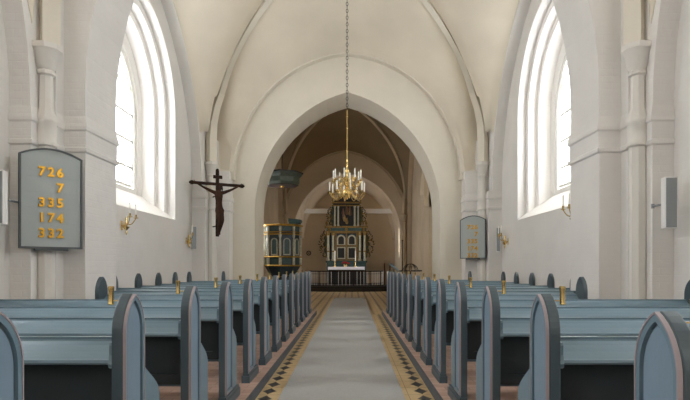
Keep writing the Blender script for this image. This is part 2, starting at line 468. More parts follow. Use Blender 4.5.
for sd, side in ((-1, 'sanctuary_left'), (1, 'sanctuary_right')):
    w = MB(); P = lambda s, t, z: (SC + sd*(SH+t), s, z)
    slab(w, P, 25.8, 32.6, 0, 8, 0, .9, [(28.2, 1.0, 3.4, .3, 1.8)])
    struct('wall_'+side, w, M['sanct'])
    church_window(SC+sd*(SH+.6), 28.2, .99, 3.4, .3, 1.82, 3, ''); portals.append((SC+sd*(SH+1.1), 28.2, 3.3, 2.2, 3.2, sd))
w = MB(); w.box(-4, 4, 32, 32.6, 0, 8); struct('wall_east', w, M['sanct'])
sE = lambda x: arch_z(x, 2.63, 3.0, .49)+.02 if abs(x) < 2.63 else 3.0
sW = lambda x: max(3.0, arch_z(x, 2.7, 3.0, .49)+.25)
a = MB(); slab(a, lambda s, t, z: (SC+s, t, z), -SH, SH, 2.9, 8, 31.85, 32, [(0, 2.63, 3.0, .49, 2.9)]); trim(a, M['cwall'])
mb, G = vault(SC, 28.83, SH, 3.03, 3.0, 6.9, lambda y: max(3.0, arch_z(y-28.83, 2.8, 2.9, .5)), sW, sE)
struct('ceiling', mb, M['sanct'], smooth=True)
rb = ribs(SC, 28.83, SH, 3.03, G, .08, zfoot=3.0); trim(rb, M['sanct'])

# ------------------------------------------------------------------ floors
f = MB(); f.box(-5.5, 5.5, -8.2, 32, -.2, -.001)
fo = struct('floor', f, M['diamond'])
# shift the tile lattice so that the row of diamonds runs beside each kerb
fo.data.transform(__import__('mathutils').Matrix.Translation((-(-.975+.09)+.15, 0, 0))); fo.location.x = (-.975+.09)-.15
f = MB(); f.box(.5, .835, -8.2, 14.95, -.05, .0005)
fr = struct('floor', f, M['diamond']); fr.data.transform(__import__('mathutils').Matrix.Translation((-(.745)+.15, 0, 0))); fr.location.x = .745-.15
XL, XR = -.975, .84
for sd, x0, x1 in ((-1, CX-4.30, XL), (1, XR, CX+4.30)):
    p = MB(); p.box(x0 + (0 if sd < 0 else .02), x1 - (.02 if sd < 0 else 0), -8.2, 14.95, 0, .1); struct('floor_pew_platform', p, M['brickfloor'])
    k = MB()
    xa = XL if sd < 0 else XR
    k.box(xa, xa-sd*-.0+sd*.02, -8.2, 14.97, 0, .098); trim(k, M['kerb'])
cp = MB(); cp.box(-.74, .54, -7.5, 22.6, .001, .013)
tag(cp.build('carpet_runner', M['carpet']), 'long pale grey carpet runner laid down the middle of the aisle', 'carpet')

# ------------------------------------------------------------------ pews
def off(poly, d):
    """inset a closed counter-clockwise outline by d"""
    n = len(poly); out = []
    area = sum(poly[i][0]*poly[(i+1) % n][1]-poly[(i+1) % n][0]*poly[i][1] for i in range(n))
    sg = 1 if area > 0 else -1
    for i in range(n):
        p0, p1, p2 = poly[i-1], poly[i], poly[(i+1) % n]
        def nrm(a, b):
            dx, dy = b[0]-a[0], b[1]-a[1]; l = math.hypot(dx, dy) or 1; return (-dy/l*sg, dx/l*sg)
        n1, n2 = nrm(p0, p1), nrm(p1, p2); bx, by = n1[0]+n2[0], n1[1]+n2[1]; l = bx*bx+by*by
        k = 2*d/l if l > .3 else d*2
        out.append((p1[0]+bx*k, p1[1]+by*k))
    return out
def lancet(h, z0, zs, c):
    a = arch_pts(0, h, zs, c, 8)
    return [(h, z0), ] + a[::-1] + [(-h, z0)]
TOP = 1.112
HALF = .122; CA = .09; ZS = TOP - sqrt((HALF+CA)**2 - CA**2)
post = lancet(HALF, .0, ZS, CA)
def smooth_step(n=8):
    out = []
    for i in range(n+1):
        t = i/n; out.append((HALF-.004 + .29*(.5-.5*cos(pi*t)), .80-.29*t))
    return out
hip = [(HALF-.02, .0), (.41, .0), (.41, .50)] + smooth_step()[::-1] + [(HALF-.02, .80)]
_cache = {}
def pew_meshes(sd, L, head):
    key = (sd, L, head)
    if key in _cache: return _cache[key]
    d = {}
    X = lambda v: sd*v       # outward from the aisle
    T = .055
    b = MB(); b.prism(post, 0, X(T)); d['end'] = b.mesh('bench_end', M['slate'])
    b = MB(); b.prism(hip, X(.012), X(T-.012)); d['hip'] = b.mesh('side_panel', M['blue'])
    p1, p2, p3, p4 = off(post, .003), off(post, .009), off(post, .030), off(post, .041)
    fix = lambda q, z: [(a, max(zz, z)) for a, zz in q]
    q1, q2, q3, q4 = fix(p1, .12), fix(p2, .128), fix(p3, .148), fix(p4, .16)
    b = MB(); b.ring(q1, q2, X(0), X(-.016)); d['bead'] = b.mesh('bead', M['bead'])
    b = MB(); b.ring(q2, q3, X(0), X(-.013)); d['rim'] = b.mesh('moulded_rim', M['blue'])
    b = MB(); b.prism(q4, X(.0), X(-.005)); d['panel'] = b.mesh('inset_panel', M['bluel'])
    b = MB(); b.box(X(-.02), X(T+.01), -.14, .425, 0, .075); b.box(X(-.012), X(T), -.13, .415, .075, .10); d['foot'] = b.mesh('foot', M['slate'])
    # sloping book ledge hung from the top rail
    prof = [(.06, .765), (-.060, .762), (-.076, .766), (-.083, .776), (-.080, .788), (-.066, .792), (.0, .818), (.05, .843), (.074, .860), (.078, .868), (.10, .868), (.10, .765)]
    b = MB(); b.prism(prof, X(T), X(L-.03)); d['ledge'] = b.mesh('book_ledge', M['blue'])
    # the curled return where the ledge dies against the bench end
    cur = [(.06, .745), (.0, .748), (-.05, .752), (-.082, .748), (-.098, .756), (-.102, .772), (-.095, .79), (-.088, .815), (-.088, .86), (-.08, .875), (.10, .885), (.10, .745)]
    b = MB(); b.prism(cur, X(T), X(T+.025)); d['bracket'] = b.mesh('ledge_bracket', M['blue'])
    b = MB(); b.box(X(T), X(L-.03), .080, .122, .864, .881); d['rail'] = b.mesh('top_rail', M['blue'])
    # back of the rest: framed panels
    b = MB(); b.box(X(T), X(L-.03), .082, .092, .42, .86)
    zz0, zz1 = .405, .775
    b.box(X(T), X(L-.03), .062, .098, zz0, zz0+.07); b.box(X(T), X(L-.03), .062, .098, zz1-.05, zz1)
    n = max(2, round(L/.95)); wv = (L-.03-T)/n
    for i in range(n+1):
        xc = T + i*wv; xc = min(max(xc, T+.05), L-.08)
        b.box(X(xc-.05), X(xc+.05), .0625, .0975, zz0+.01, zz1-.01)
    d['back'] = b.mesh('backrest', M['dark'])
    b = MB(); b.box(X(T), X(L-.03), .098, .40, .385, .415); b.box(X(T), X(L-.03), .36, .385, .33, .385); d['seat'] = b.mesh('seat', M['blue'])
    b = MB()
    for xx in (L*.36, L*.70): b.box(X(xx), X(xx+.04), .12, .34, 0, .385)
    d['leg'] = None
    b = MB()
    if head:
        b.prism(post, X(L-.05), X(L)); b.prism(hip, X(L-.045), X(L-.005))
    else:
        b.box(X(L-.05), X(L), -.1, .40, 0, .5); b.box(X(L-.05), X(L), .05, .122, .4, .88)
    d['wend'] = b.mesh('wall_end', M['slate'])
    b = MB()
    b.lathe([(.010, -.005), (.015, 0), (.0135, .006), (.0125, .06), (.0155, .075), (.0155, .088), (.0125, .09)], X(T+.055), 0, 1.058, 10)
    b.box(X(T-.002), X(T+.05), -.003, .003, 1.072, 1.077)
    d['brass'] = b.mesh('candle_socket', M['brass'], True)
    m = MB(); m.box(0, X(.04), .12, .34, 0, .385); d['legm'] = m.mesh('leg', M['slate'])
    _cache[key] = d; return d
ORD = ['first', 'second', 'third', 'fourth', 'fifth', 'sixth', 'seventh', 'eighth', 'ninth', 'tenth', 'eleventh', 'twelfth', 'thirteenth']
def part(name, me, parent, x=0, label=None):
    o = bpy.data.objects.new(name, me); COL.objects.link(o); o.parent = parent; o.location.x = x
    if label: o['label'] = label
    return o
PITCH = 1.043; Y0 = 1.66
for sd, xf, side in ((-1, -1.105, 'left'), (1, .955, 'right')):
    protos = {}
    for k in range(13):
        half = 3.88; head = True
        if k == 5: half = 3.11
        if k == 6: half = 3.49; head = False
        if k == 12: half = 3.29
        L = round(abs((CX+sd*half) - xf), 3)
        if k == 0: where = 'nearest the camera, cut by the photo edge, left side of the aisle' if sd < 0 else 'nearest the camera, big pointed end at the right photo edge'
        elif k == 12: where = 'farthest row before the chancel, %s side of the aisle' % side
        elif k == 99: where = '%s row from the front of the picture, %s of the aisle' % (ORD[k], side)
        elif k == 6: where = '%s row back, level with the big pier, %s of the aisle' % (ORD[k], side)
        else: where = '%s row counted from the camera, %s of the aisle' % (ORD[k], side)
        lab = 'blue-grey painted pew, ' + where
        y = Y0 + PITCH*k
        key = (L, head)
        if key in protos:
            r_ = copy_tree(protos[key]); r_.location = (xf, y, .1)
            tag(r_, lab)
            continue
        d = pew_meshes(sd, L, head)
        t = thing('church_pew', lab, 'pew', (xf, y, .1), 0, 'blue-grey pews in rows on both sides of the aisle')
        e = part('bench_end', d['end'], t, label='slate-edged pointed bench end facing the aisle')
        bv = e.modifiers.new('bevel', 'BEVEL'); bv.width = .006; bv.segments = 2; bv.limit_method = 'ANGLE'; bv.angle_limit = math.radians(50)
        part('side_panel', d['hip'], e, label='curved lower side in lighter blue')
        part('bead', d['bead'], e, label='thin pinkish bead round the arch'); part('moulded_rim', d['rim'], e)
        part('inset_panel', d['panel'], e, label='light blue pointed inset panel'); part('foot', d['foot'], e)
        part('book_ledge', d['ledge'], t); part('ledge_bracket', d['bracket'], t); part('top_rail', d['rail'], t)
        part('backrest', d['back'], t, label='dark slate panelled back'); part('seat', d['seat'], t)
        part('leg', d['legm'], t, sd*L*.36); part('leg', d['legm'], t, sd*L*.70)
        part('wall_end', d['wend'], t); part('candle_socket', d['brass'], t, label='small brass candle socket')
        protos[key] = t

# ------------------------------------------------------------------ hymn boards
def text_mesh(ch, size, ext):
    cu = bpy.data.curves.new('numeral', 'FONT'); cu.body = ch; cu.size = size; cu.extrude = ext; cu.bevel_depth = .0025; cu.offset = .004
    cu.align_x = 'CENTER'
    o = bpy.data.objects.new('numeral_tmp', cu); COL.objects.link(o)
    dg = bpy.context.evaluated_depsgraph_get(); me = bpy.data.meshes.new_from_object(o.evaluated_get(dg))
    bpy.data.objects.remove(o); me.name = 'numeral'; me.materials.clear(); me.materials.append(M['numeral']); return me
numerals = {c: text_mesh(c, .165, .006) for c in '123456 7'.replace(' ', '')}
def hymn_board(label, ax, ay, bx, by, z0, z1, apex):
    """hangs between the points a (left) and b (right) seen from the nave"""
    w = math.hypot(bx-ax, by-ay); rz = math.atan2(by-ay, bx-ax)
    t = thing('hymn_board', label, 'hymn board', ((ax+bx)/2, (ay+by)/2, z0), rz)
    h = z1-z0
    top = [(w/2*cos(pi*i/12), h + apex*sin(pi*i/12)) for i in range(13)]
    top = [(w/2 - w*i/12, h + apex*(1-(2*i/12-1)**2)) for i in range(13)]
    out = [(-w/2, 0), (w/2, 0)] + top
    f = MB(); f.prism([(-w/2+.01, .01), (w/2-.01, .01)]+[(a*.97, b-.01) for a, b in top], -.012, .02, 'y'); f.build('panel', M['board'], t)
    f = MB(); f.ring(out, off(out, .022), -.03, .028, 'y'); f.build('frame', M['bframe'], t)
    for k in range(5):
        r_ = MB(); zz = h-.16-k*.20-.115; r_.box(-w/2+.07, w/2-.07, -.016, -.010, zz-.006, zz); r_.build('numeral_rail', M['board'], t)
    rows = ['726', '7', '335', '174', '332']
    for k, s_ in enumerate(rows):
        for j, c in enumerate(s_[::-1]):
            o = bpy.data.objects.new('numeral', numerals[c]); COL.objects.link(o); o.parent = t
            o.location = (w*.13-j*.108, -.024, h-.16-k*.20-.105); o.rotation_euler = (pi/2, 0, 0)
            if k == 0 and j == 0: pass
    s2 = MB(); s2.box(-.2, .2, -.02, .03, -.03, .0); s2.build('bottom_ledge', M['bframe'], t)
    for sx in (-.22, .22):
        b = MB(); b.box(sx-.015, sx+.015, .02, .30, h*.8, h*.8+.03); b.build('wall_bracket', M['iron'], t)
    return t
hymn_board('large grey-green hymn board with five rows of gold numerals on the near left pier', -4.22, 6.78, -3.68, 7.30, 1.58, 2.79, .10)
hymn_board('smaller-looking grey hymn board with gold numerals on the far right pier beside the chancel arch', 3.12, 15.36, 3.76, 14.98, 1.56, 2.66, .12)

# ------------------------------------------------------------------ speakers
def speaker(label, x, y, z, rz, w, h, mount):
    t = thing('wall_speaker', label, 'speaker', (x, y, z), rz, 'narrow column loudspeakers on the piers')
    b = MB(); b.box(-w/2, w/2, -.05, .06, 0, h); b.build('casing', M['white'], t, bevel=.008)
    b = MB(); b.box(-w/2+.012, w/2-.012, -.058, -.049, .012, h-.012); b.build('grille', M['grille'], t, bevel=.004, label='grey speaker grille')
    b = MB(); b.tube([(0, .05, h*.5), (mount[0], mount[1], h*.5)], .014, 8); b.lathe([(.022, h*.5-.03), (.022, h*.5+.03)], mount[0], mount[1], 0, 8); b.build('wall_bracket', M['grille'], t)
speaker('white column loudspeaker with grey grille on the near right pier', 3.91, 6.58, 1.81, math.radians(-6), .15, .63, (-.04, .36))
speaker('column loudspeaker cut by the left photo edge on the near left pier', -4.23, 6.40, 1.85, math.radians(8), .17, .64, (-.0, .55))
speaker('grey column loudspeaker between the crucifix and the far left sconce', -4.25, 14.42, 1.80, math.radians(25), .14, .62, (-.06, .3))
speaker('grey column loudspeaker beside the far right hymn board', 4.00, 14.55, 1.74, math.radians(-25), .12, .66, (.02, .28))

# ------------------------------------------------------------------ sconces
def sconce(label, sd, x, y, z, shown=2):
    t = thing('candle_sconce', label, 'wall sconce', (x, y, z), 0, 'brass two-armed candle sconces on the side walls')
    k = -sd        # towards the nave
    b = MB(); b.lathe([(.008, -.30), (.02, -.26), (.012, -.22), (.055, -.16), (.07, -.145), (.02, -.13), (.03, -.09), (.012, -.05), (.02, 0), (.008, .05)], k*.09, 0, .12, 12)
    b.tube([(0, 0, 0), (k*.09, 0, 0)], .012, 8); b.build('stem', M['brass'], t, True)
    b = MB(); b.box(0, k*.012, -.04, .04, -.09, .09); b.build('wall_plate', M['brass'], t, bevel=.006)
    for s in (-1, 1):
        a = MB(); ex, ey = k*.22, s*.14
        pts = [(k*.09 + (ex-k*.09)*i/8, ey*i/8, .05 - .07*sin(pi*i/8) + .10*i/8) for i in range(9)]
        a.tube(pts, .010, 6); ar = a.build('arm', M['brass'], t, True)
        p = MB(); p.lathe([(.01, 0), (.045, .012), (.048, .02), (.018, .02), (.02, .075), (.024, .08), (.015, .082)], ex, ey, .14, 12); p.build('drip_pan', M['brass'], ar, True)
        c = MB(); c.lathe([(.013, .075), (.012, .27), (.004, .285)], ex, ey, .14, 10); c.build('candle', M['candle'], ar, True)
    return t
sconce('brass two-armed candle sconce under the near left window', -1, CX-4.30, 10.3, 2.13)
sconce('brass candle sconce on the far left wall, left of the crucifix', -1, CX-4.30, 14.3, 2.02)
sconce('brass candle sconce half hidden behind the near right pier', 1, CX+4.30, 9.85, 2.25)
sconce('brass candle sconce on the far right wall, beside the small hymn board', 1, CX+4.30, 14.25, 2.0)

# ------------------------------------------------------------------ crucifix
def skin_figure(name, pts, edges, radii, parent, m, root=0, sub=2):
    me = bpy.data.meshes.new(name); me.from_pydata(pts, edges, []); me.update(); me.materials.append(m)
    o = bpy.data.objects.new(name, me); COL.objects.link(o); o.parent = parent
    o.modifiers.new('skin', 'SKIN'); sv = me.skin_vertices[0].data if me.skin_vertices else None
    if sv is None:
        me.attributes  # pragma: no cover
    for i, r_ in enumerate(radii):
        me.skin_vertices[0].data[i].radius = (r_, r_) if not isinstance(r_, tuple) else r_
    me.skin_vertices[0].data[root].use_root = True
    sm = o.modifiers.new('sub', 'SUBSURF'); sm.levels = sub; sm.render_levels = sub
    dg = bpy.context.evaluated_depsgraph_get(); dg.update()
    me2 = bpy.data.meshes.new_from_object(o.evaluated_get(dg)); bpy.data.objects.remove(o)
    me2.materials.clear(); me2.materials.append(m)
    for p in me2.polygons: p.use_smooth = True
    o = bpy.data.objects.new(name, me2); COL.objects.link(o); o.parent = parent
    return o
def crucifix():
    t = thing('crucifix', 'dark wooden crucifix with carved figure hanging at the left corner of the chancel arch', 'crucifix', (-3.63, 14.5, 2.15), math.radians(30)); t.scale = (.89, .89, .92)
    b = MB(); b.box(-.05, .05, .0, .06, 0, 1.93); b.box(-.77, .77, -.01, .055, 1.50, 1.585)
    for s in (-1, 1):
        b.box(s*.77-.04, s*.77+.04, -.02, .06, 1.485, 1.60)
        b.ball((s*.825, .02, 1.543), .035, 8)
    b.ball((0, .03, 1.95), .055, 8)
    b.build('cross', M['wood'], t, bevel=.008)
    b = MB(); b.box(-.14, .14, -.03, -.0, 1.70, 1.80); b.build('title_board', M['wood'], t, bevel=.006)
    b = MB()
    for z in (1.2, .3): b.box(-.02, .02,   .05, .50, z, z+.03)
    b.build('wall_bracket', M['iron'], t)
    P_ = []; R_ = []; E_ = []
    def J(p, r, par=None):
        P_.append(p); R_.append(r)
        if par is not None: E_.append((par, len(P_)-1))
        return len(P_)-1
    pel = J((.02, -.10, .82), (.11, .085)); wa = J((.02, -.10, .95), (.088, .07), pel); ch = J((0, -.11, 1.13), (.125, .085), wa)
    uc = J((0, -.10, 1.25), (.12, .075), ch); nk = J((.0, -.115, 1.34), .042, uc)
    jw = J((.015, -.14, 1.40), (.055, .06), nk); hd = J((.02, -.14, 1.47), (.066, .078), jw); tp = J((.02, -.13, 1.535), (.05, .055), hd)
    for s in (-1, 1):
        sh = J((s*.155, -.09, 1.29), .055, uc); el = J((s*.42, -.08, 1.40), .036, sh); wr = J((s*.66, -.05, 1.53), .024, el)
        pm = J((s*.705, -.045, 1.55), (.034, .016), wr)
        for q in range(4):
            f1 = J((s*(.742), -.045, 1.575-.017*q), .0085, pm); J((s*(.772-.004*abs(q-1)), -.062, 1.578-.018*q), .007, f1)
        th = J((s*.712, -.06, 1.585), .009, pm); J((s*.735, -.072, 1.605), .008, th)
        hp = J((s*.065+.02, -.10, .74), .078, pel); kn = J((s*.045+.05, -.21, .46), .052, hp); cf = J((s*.035+.03, -.15, .30), .045, kn)
        an = J((s*.02+.01, -.09, .12), .028, cf); J((s*.015+.01, -.15, .04), (.03, .02), an)
    fg = skin_figure('carved_figure', P_, E_, R_, t, M['woodb'])
    fg['label'] = 'carved wooden figure with outstretched arms and head bowed'
    # face and hair
    b = MB(); b.ball((.02, -.205, 1.465), .014, 8, 1.5)
    for s in (-1, 1): b.ball((.02+s*.025, -.197, 1.485), .010, 8)
    b.box(.0, .04, -.203, -.192, 1.437, 1.443)
    b.build('face', M['woodb'], fg, True)
    b = MB(); n = 10
    b.lathe([(.05, -.10), (.082, -.06), (.085, .0), (.075, .045), (.03, .075), (.002, .078)], .02, -.118, 1.475, 12)
    for s in (-1, 1): b.tube([(.02+s*.065, -.14, 1.47), (.02+s*.075, -.15, 1.38), (.02+s*.07, -.16, 1.30)], [.025, .024, .01], 6)
    b.tube([(.02, -.185, 1.42), (.02, -.20, 1.38), (.02, -.195, 1.35)], [.03, .026, .006], 8)
    b.build('hair', M['wood'], fg, True)
    b = MB()
    for i in range(14):
        a0 = 2*pi*i/14; a1 = a0+.55
        b.tube([(.02+.088*cos(a0), -.12+.088*sin(a0), 1.50), (.02+.10*cos(a1), -.12+.10*sin(a1), 1.53)], .008, 5)
    b.build('crown_of_thorns', M['wood'], fg)
    b = MB(); b.lathe([(.10, 0), (.118, .04), (.124, .09), (.115, .16), (.105, .19)], .02, -.105, .66, 14)
    b.tube([(.11, -.14, .82), (.135, -.15, .76), (.125, -.14, .66), (.13, -.13, .60)], [.022, .028, .02, .008], 7)
    b.build('loincloth', M['woodb'], fg, True)
crucifix()

# ------------------------------------------------------------------ chandelier
def chandelier():
    cx, cy = -.10, 11.9
    t = thing('chandelier', 'large brass two-tier chandelier with white candles hanging in front of the altar', 'chandelier', (cx, cy, 2.82))
    b = MB(); b.lathe([(.004, 0), (.02, .02), (.012, .04), (.05, .06), (.095, .12), (.10, .16), (.09, .21), (.04, .26), (.02, .28), (.05, .31), (.03, .34), (.018, .40), (.045, .44), (.05, .48), (.02, .52), (.015, .58), (.04, .62), (.04, .66), (.015, .70), (.012, .78), (.03, .82), (.012, .86), (.022, .90), (.006, .93)], 0, 0, 0, 16)
    b.build('baluster', M['brass'], t, True)
    b = MB()
    b.tube([(0, 0, .92), (0, 0, 2.0)], .012, 8)
    for z in (1.1, 1.35, 1.6, 1.85): b.ball((0, 0, z), .022, 8)
    b.build('brass_rod', M['brass'], t, True)
    b = MB(); z = 2.0; i = 0
    while z < 6.1:
        n = 8; R = .022
        pts = [((R*cos(2*pi*k/n) if i % 2 else 0), (0 if i % 2 else R*cos(2*pi*k/n)), z+.03+.045*sin(2*pi*k/n)) for k in range(n+1)]
        b.tube(pts, .006, 4); z += .075; i += 1
    b.build('chain', M['iron'], t)
    for tier, (n, R, zr, zp, hub) in enumerate([(8, .39, .30, .155, .04), (8, .31, .56, .43, .03)]):
        for k in range(n):
            a = 2*pi*(k+.5*tier+.25)/n; ca, sa = cos(a), sin(a)
            pts = []
            for i in range(13):
                u = i/12; r_ = hub + (R-hub)*u
                z = zp + .05*sin(2*pi*u*.95+.4)*(1) - .10*sin(pi*u) * 1 + (-.02)*(u)
                pts.append((r_*ca, r_*sa, z + .0))
            b = MB(); b.tube(pts, .011, 6)
            # scroll under the arm
            sc = []
            for i in range(12):
                w = i/11*1.6*pi; rr = .055*(1-i/14)
                sc.append(((R*.55+rr*cos(w))*ca, (R*.55+rr*cos(w))*sa, zp+.03+rr*sin(w)))
            b.tube(sc, .008, 5); ar = b.build('arm', M['brass'], t, True)
            ze = pts[-1][2]
            p = MB(); p.lathe([(.006, -.03), (.014, -.01), (.045, .004), (.05, .014), (.018, .012), (.017, .045), (.021, .05), (.012, .052)], R*ca, R*sa, ze, 12); p.build('drip_pan', M['brass'], ar, True)
            c = MB(); c.lathe([(.016, .045), (.0145, .23), (.010, .245), (.002, .255)], R*ca, R*sa, ze, 10); c.build('candle', M['candle'], ar, True)
chandelier()

# ------------------------------------------------------------------ pulpit and sounding board
def octagon(r_, ph=0): return [(r_*cos(ph+2*pi*k/8), r_*sin(ph+2*pi*k/8)) for k in range(8)]
def pulpit():
    cx, cy = -2.42, 18.75; ph = -pi/2; R = .64
    t = thing('pulpit', 'carved navy and gold octagonal pulpit just inside the chancel arch, left', 'pulpit', (cx, cy, 0))
    b = MB(); b.lathe([(.30, 0), (.30, .1), (.16, .2), (.14, .75), (.22, .85), (.30, .95)], 0, 0, 0, 8, ph); b.build('pedestal', M['navy'], t)
    b = MB(); b.lathe([(.28, .92), (.50, 1.12), (R-.02, 1.34), (R-.05, 1.36), (R-.05, 2.78)], 0, 0, 0, 8, ph); b.build('body', M['navy'], t)
    for z, h, e in ((1.34, .05, .03), (1.64, .05, .03), (2.42, .045, .02), (2.50, .03, .045), (2.72, .06, .07)):
        b = MB(); b.lathe([(R-.04, z), (R+e, z), (R+e+.02, z+h*.6), (R+e, z+h), (R-.04, z+h)], 0, 0, 0, 8, ph); b.build('cornice', M['gold'], t, label='gilded moulding')
    for k in range(8):
        a = ph + 2*pi*(k+.5)/8; ap = (R-.05)*cos(pi/8); w = 2*(R-.05)*sin(pi/8)
        def F(s, o, z): return (ap*cos(a)+o*cos(a)-s*sin(a), ap*sin(a)+o*sin(a)+s*cos(a), z)
        # arched niche frame
        O = [(w*.28, 1.72)] + arch_pts(0, w*.28, 2.18, 0, 6)[::-1] + [(-w*.28, 1.72)]
        I = [(x*.74, max(1.76, (z-2.18)*.74+2.18) if z > 2.0 else 1.76) for x, z in O]
        n = len(O); vs = [F(x, .0, z) for x, z in O]+[F(x, 0, z) for x, z in I]+[F(x, .035, z) for x, z in O]+[F(x, .035, z) for x, z in I]
        fs = []
        for i in range(n):
            j = (i+1) % n; fs += [(2*n+i, 3*n+i, 3*n+j, 2*n+j), (i, 2*n+i, 2*n+j, j), (n+i, n+j, 3*n+j, 3*n+i), (i, j, n+j, n+i)]
        b = MB(); b.add(vs, fs); b.build('niche_frame', M['marble'], t, label='carved cream arch')
        b = MB()
        vs = [F(x, o, z) for o in (0, .012) for x, z in I]; n = len(I)
        b.add(vs, [tuple(range(n)), tuple(range(2*n-1, n-1, -1))]+[(i, (i+1) % n, n+(i+1) % n, n+i) for i in range(n)]); b.build('niche_panel', M['teal'], t)
        for (z0, z1, s0) in ((1.42, 1.62, .36), (2.56, 2.70, .40)):
            b = MB()
            vs = [F(s*w*s0, o, z) for o in (0, .02) for s in (-1, 1) for z in (z0, z1)]
            b.add(vs, [(0,1,3,2),(4,6,7,5),(0,4,5,1),(2,3,7,6),(0,2,6,4),(1,5,7,3)])
            b.build('rectangular_panel', M['teal'], t)
        av = ph+2*pi*k/8
        b = MB(); b.lathe([(.05, 1.39), (.05, 1.64), (.03, 1.70), (.042, 1.8), (.038, 2.1), (.03, 2.3), (.05, 2.36), (.055, 2.42), (.04, 2.5), (.05, 2.7)], (R-.02)*cos(av), (R-.02)*sin(av), 0, 8); b.build('corner_column', M['marble'], t, True, label='carved corner column')
    b = MB(); b.box(.28, .66, -.5, -.1, 2.80, 2.86); b.prism([(.26, 2.86), (.70, 2.86), (.70, 2.93), (.26, 2.98)], -.5, -.08, 'y'); b.build('book_rest', M['teal'], t)
pulpit()
def sounding_board():
    t = thing('sounding_board', 'dark octagonal sounding board hanging above the pulpit', 'pulpit canopy', (-2.42, 18.75, 4.12)); ph = -pi/2
    b = MB(); b.lathe([(.50, .05), (.56, .05), (.60, .14), (.60, .30), (.66, .36), (.70, .44), (.70, .49), (.45, .53), (.1, .58)], 0, 0, 0, 8, ph); b.build('canopy', M['dgreen'], t)
    b = MB(); b.lathe([(.02, .03), (.56, .03), (.56, .05), (.02, .06)], 0, 0, 0, 8, ph); b.build('underside', M['wood'], t)
    b = MB(); b.ring(octagon(.73, ph), octagon(.68, ph), .44, .49, 'z'); b.build('rim', M['black'], t)
    b = MB(); b.lathe([(.005, -.04), (.06, -.01), (.07, .03)], 0, 0, 0, 10); b.build('gilded_boss', M['gold'], t, True)
    b = MB(); b.tube([(0, 0, .5), (0, 0, 3.1)], .012, 6); b.build('hanging_rod', M['iron'], t)
sounding_board()

# ------------------------------------------------------------------ tie beam
b = MB(); b.box(SC-SH+.003, SC+SH-.003, 31.62, 31.82, 4.46, 4.74); tag(b.build('tie_beam', M['white'], None, bevel=.02), 'white tie beam running from wall to wall behind the altarpiece', 'beam')

# ------------------------------------------------------------------ altar, rail, altarpiece
b = MB()
AX = -.30
def ell(rx, ry, y0, n=20): return [(AX+rx*cos(pi+pi*i/n), y0+ry*sin(pi+pi*i/n)) for i in range(n+1)]
def dshape(rx, ry, y0, y1): return ell(rx, ry, y0) + [(AX+rx, y1), (AX-rx, y1)]
t = thing('altar_podium', 'dark rounded podium with black kneeler in front of the altar', 'podium', (0, 0, 0))
b = MB(); b.prism(dshape(2.42, 1.5, 29.3, 31.2), 0, .16, 'z'); b.build('lower_step', M['podium'], t)
b = MB(); b.prism(dshape(2.12, 1.22, 29.3, 31.2), .15, .33, 'z'); b.build('upper_step', M['podium'], t)
b = MB(); b.ring(dshape(2.38, 1.46, 29.3, 31.0), dshape(2.14, 1.24, 29.3, 30.9), .161, .27, 'z'); b.build('kneeler', M['kneel'], t, label='black padded kneeler')
def altar_rail():
    t = thing('altar_rail', 'curved black iron altar rail on the podium before the altar', 'altar rail', (0, 0, .33))
    pts = ell(2.02, 1.12, 29.3, 32)
    pts = [(AX-2.02, 30.4), (AX-2.02, 29.85)] + pts + [(AX+2.02, 29.85), (AX+2.02, 30.4)]
    b = MB(); b.tube([(x, y, .74) for x, y in pts], .03, 8); b.build('handrail', M['wood'], t)
    b = MB(); b.tube([(x, y, .10) for x, y in pts], .014, 6); b.tube([(x, y, .60) for x, y in pts], .012, 6); b.build('lower_rail', M['iron'], t)
    for i, (x, y) in enumerate(pts):
        b = MB(); r_ = .024 if i % 5 == 0 else .014
        b.tube([(x, y, 0), (x, y, .73)], r_, 6); b.build('baluster', M['iron'] if i % 5 == 0 else M['white'], t)
altar_rail()
t = thing('altar_table', 'dark altar table under a white linen cloth', 'altar', (AX, 30.5, .33))
b = MB(); b.box(-.96, .96, -.45, .5, 0, .92)
for x in (-.92, -.46, 0, .46, .92): b.box(x-.04, x+.04, -.47, -.44, 0, .92)
b.build('body', M['black'], t)
b = MB(); b.box(-1.0, 1.0, -.5, .5, .92, .955); b.build('table_top', M['black'], t)
b = MB(); b.box(AX-1.02, AX+1.02, 29.97, 30.85, 1.287, 1.305); b.box(AX-1.02, AX+1.02, 29.955, 29.975, 1.14, 1.305)
for s in (-1, 1): b.box(AX+s*1.02-.01, AX+s*1.02+.01, 29.96, 30.85, 1.12, 1.305)
tag(b.build('altar_cloth', M['linen'], None, bevel=.006), 'white linen cloth with hanging front edge on the altar', 'cloth')
for x, w_ in ((AX-.64, 'left'), (AX+.52, 'right')):
    t = thing('altar_candlestick', 'brass candlestick with tall white candle on the %s of the altar' % w_, 'candlestick', (x, 30.2, 1.305), 0, 'candlesticks on the altar')
    b = MB(); b.lathe([(.09, 0), (.08, .03), (.025, .06), (.04, .1), (.02, .14), (.03, .22), (.018, .26), (.07, .29), (.03, .30), (.03, .34)], 0, 0, 0, 12); b.build('base', M['brass'], t, True)
    b = MB(); b.lathe([(.032, .33), (.03, .88), (.006, .92)], 0, 0, 0, 10); b.build('candle', M['candle'], t, True)
t = thing('flower_bouquet', 'low bunch of red flowers in the middle of the altar', 'flowers', (AX-.05, 30.2, 1.305))
b = MB(); b.lathe([(.07, 0), (.10, .06), (.12, .14)], 0, 0, 0, 12); b.build('bowl', M['brass'], t, True)
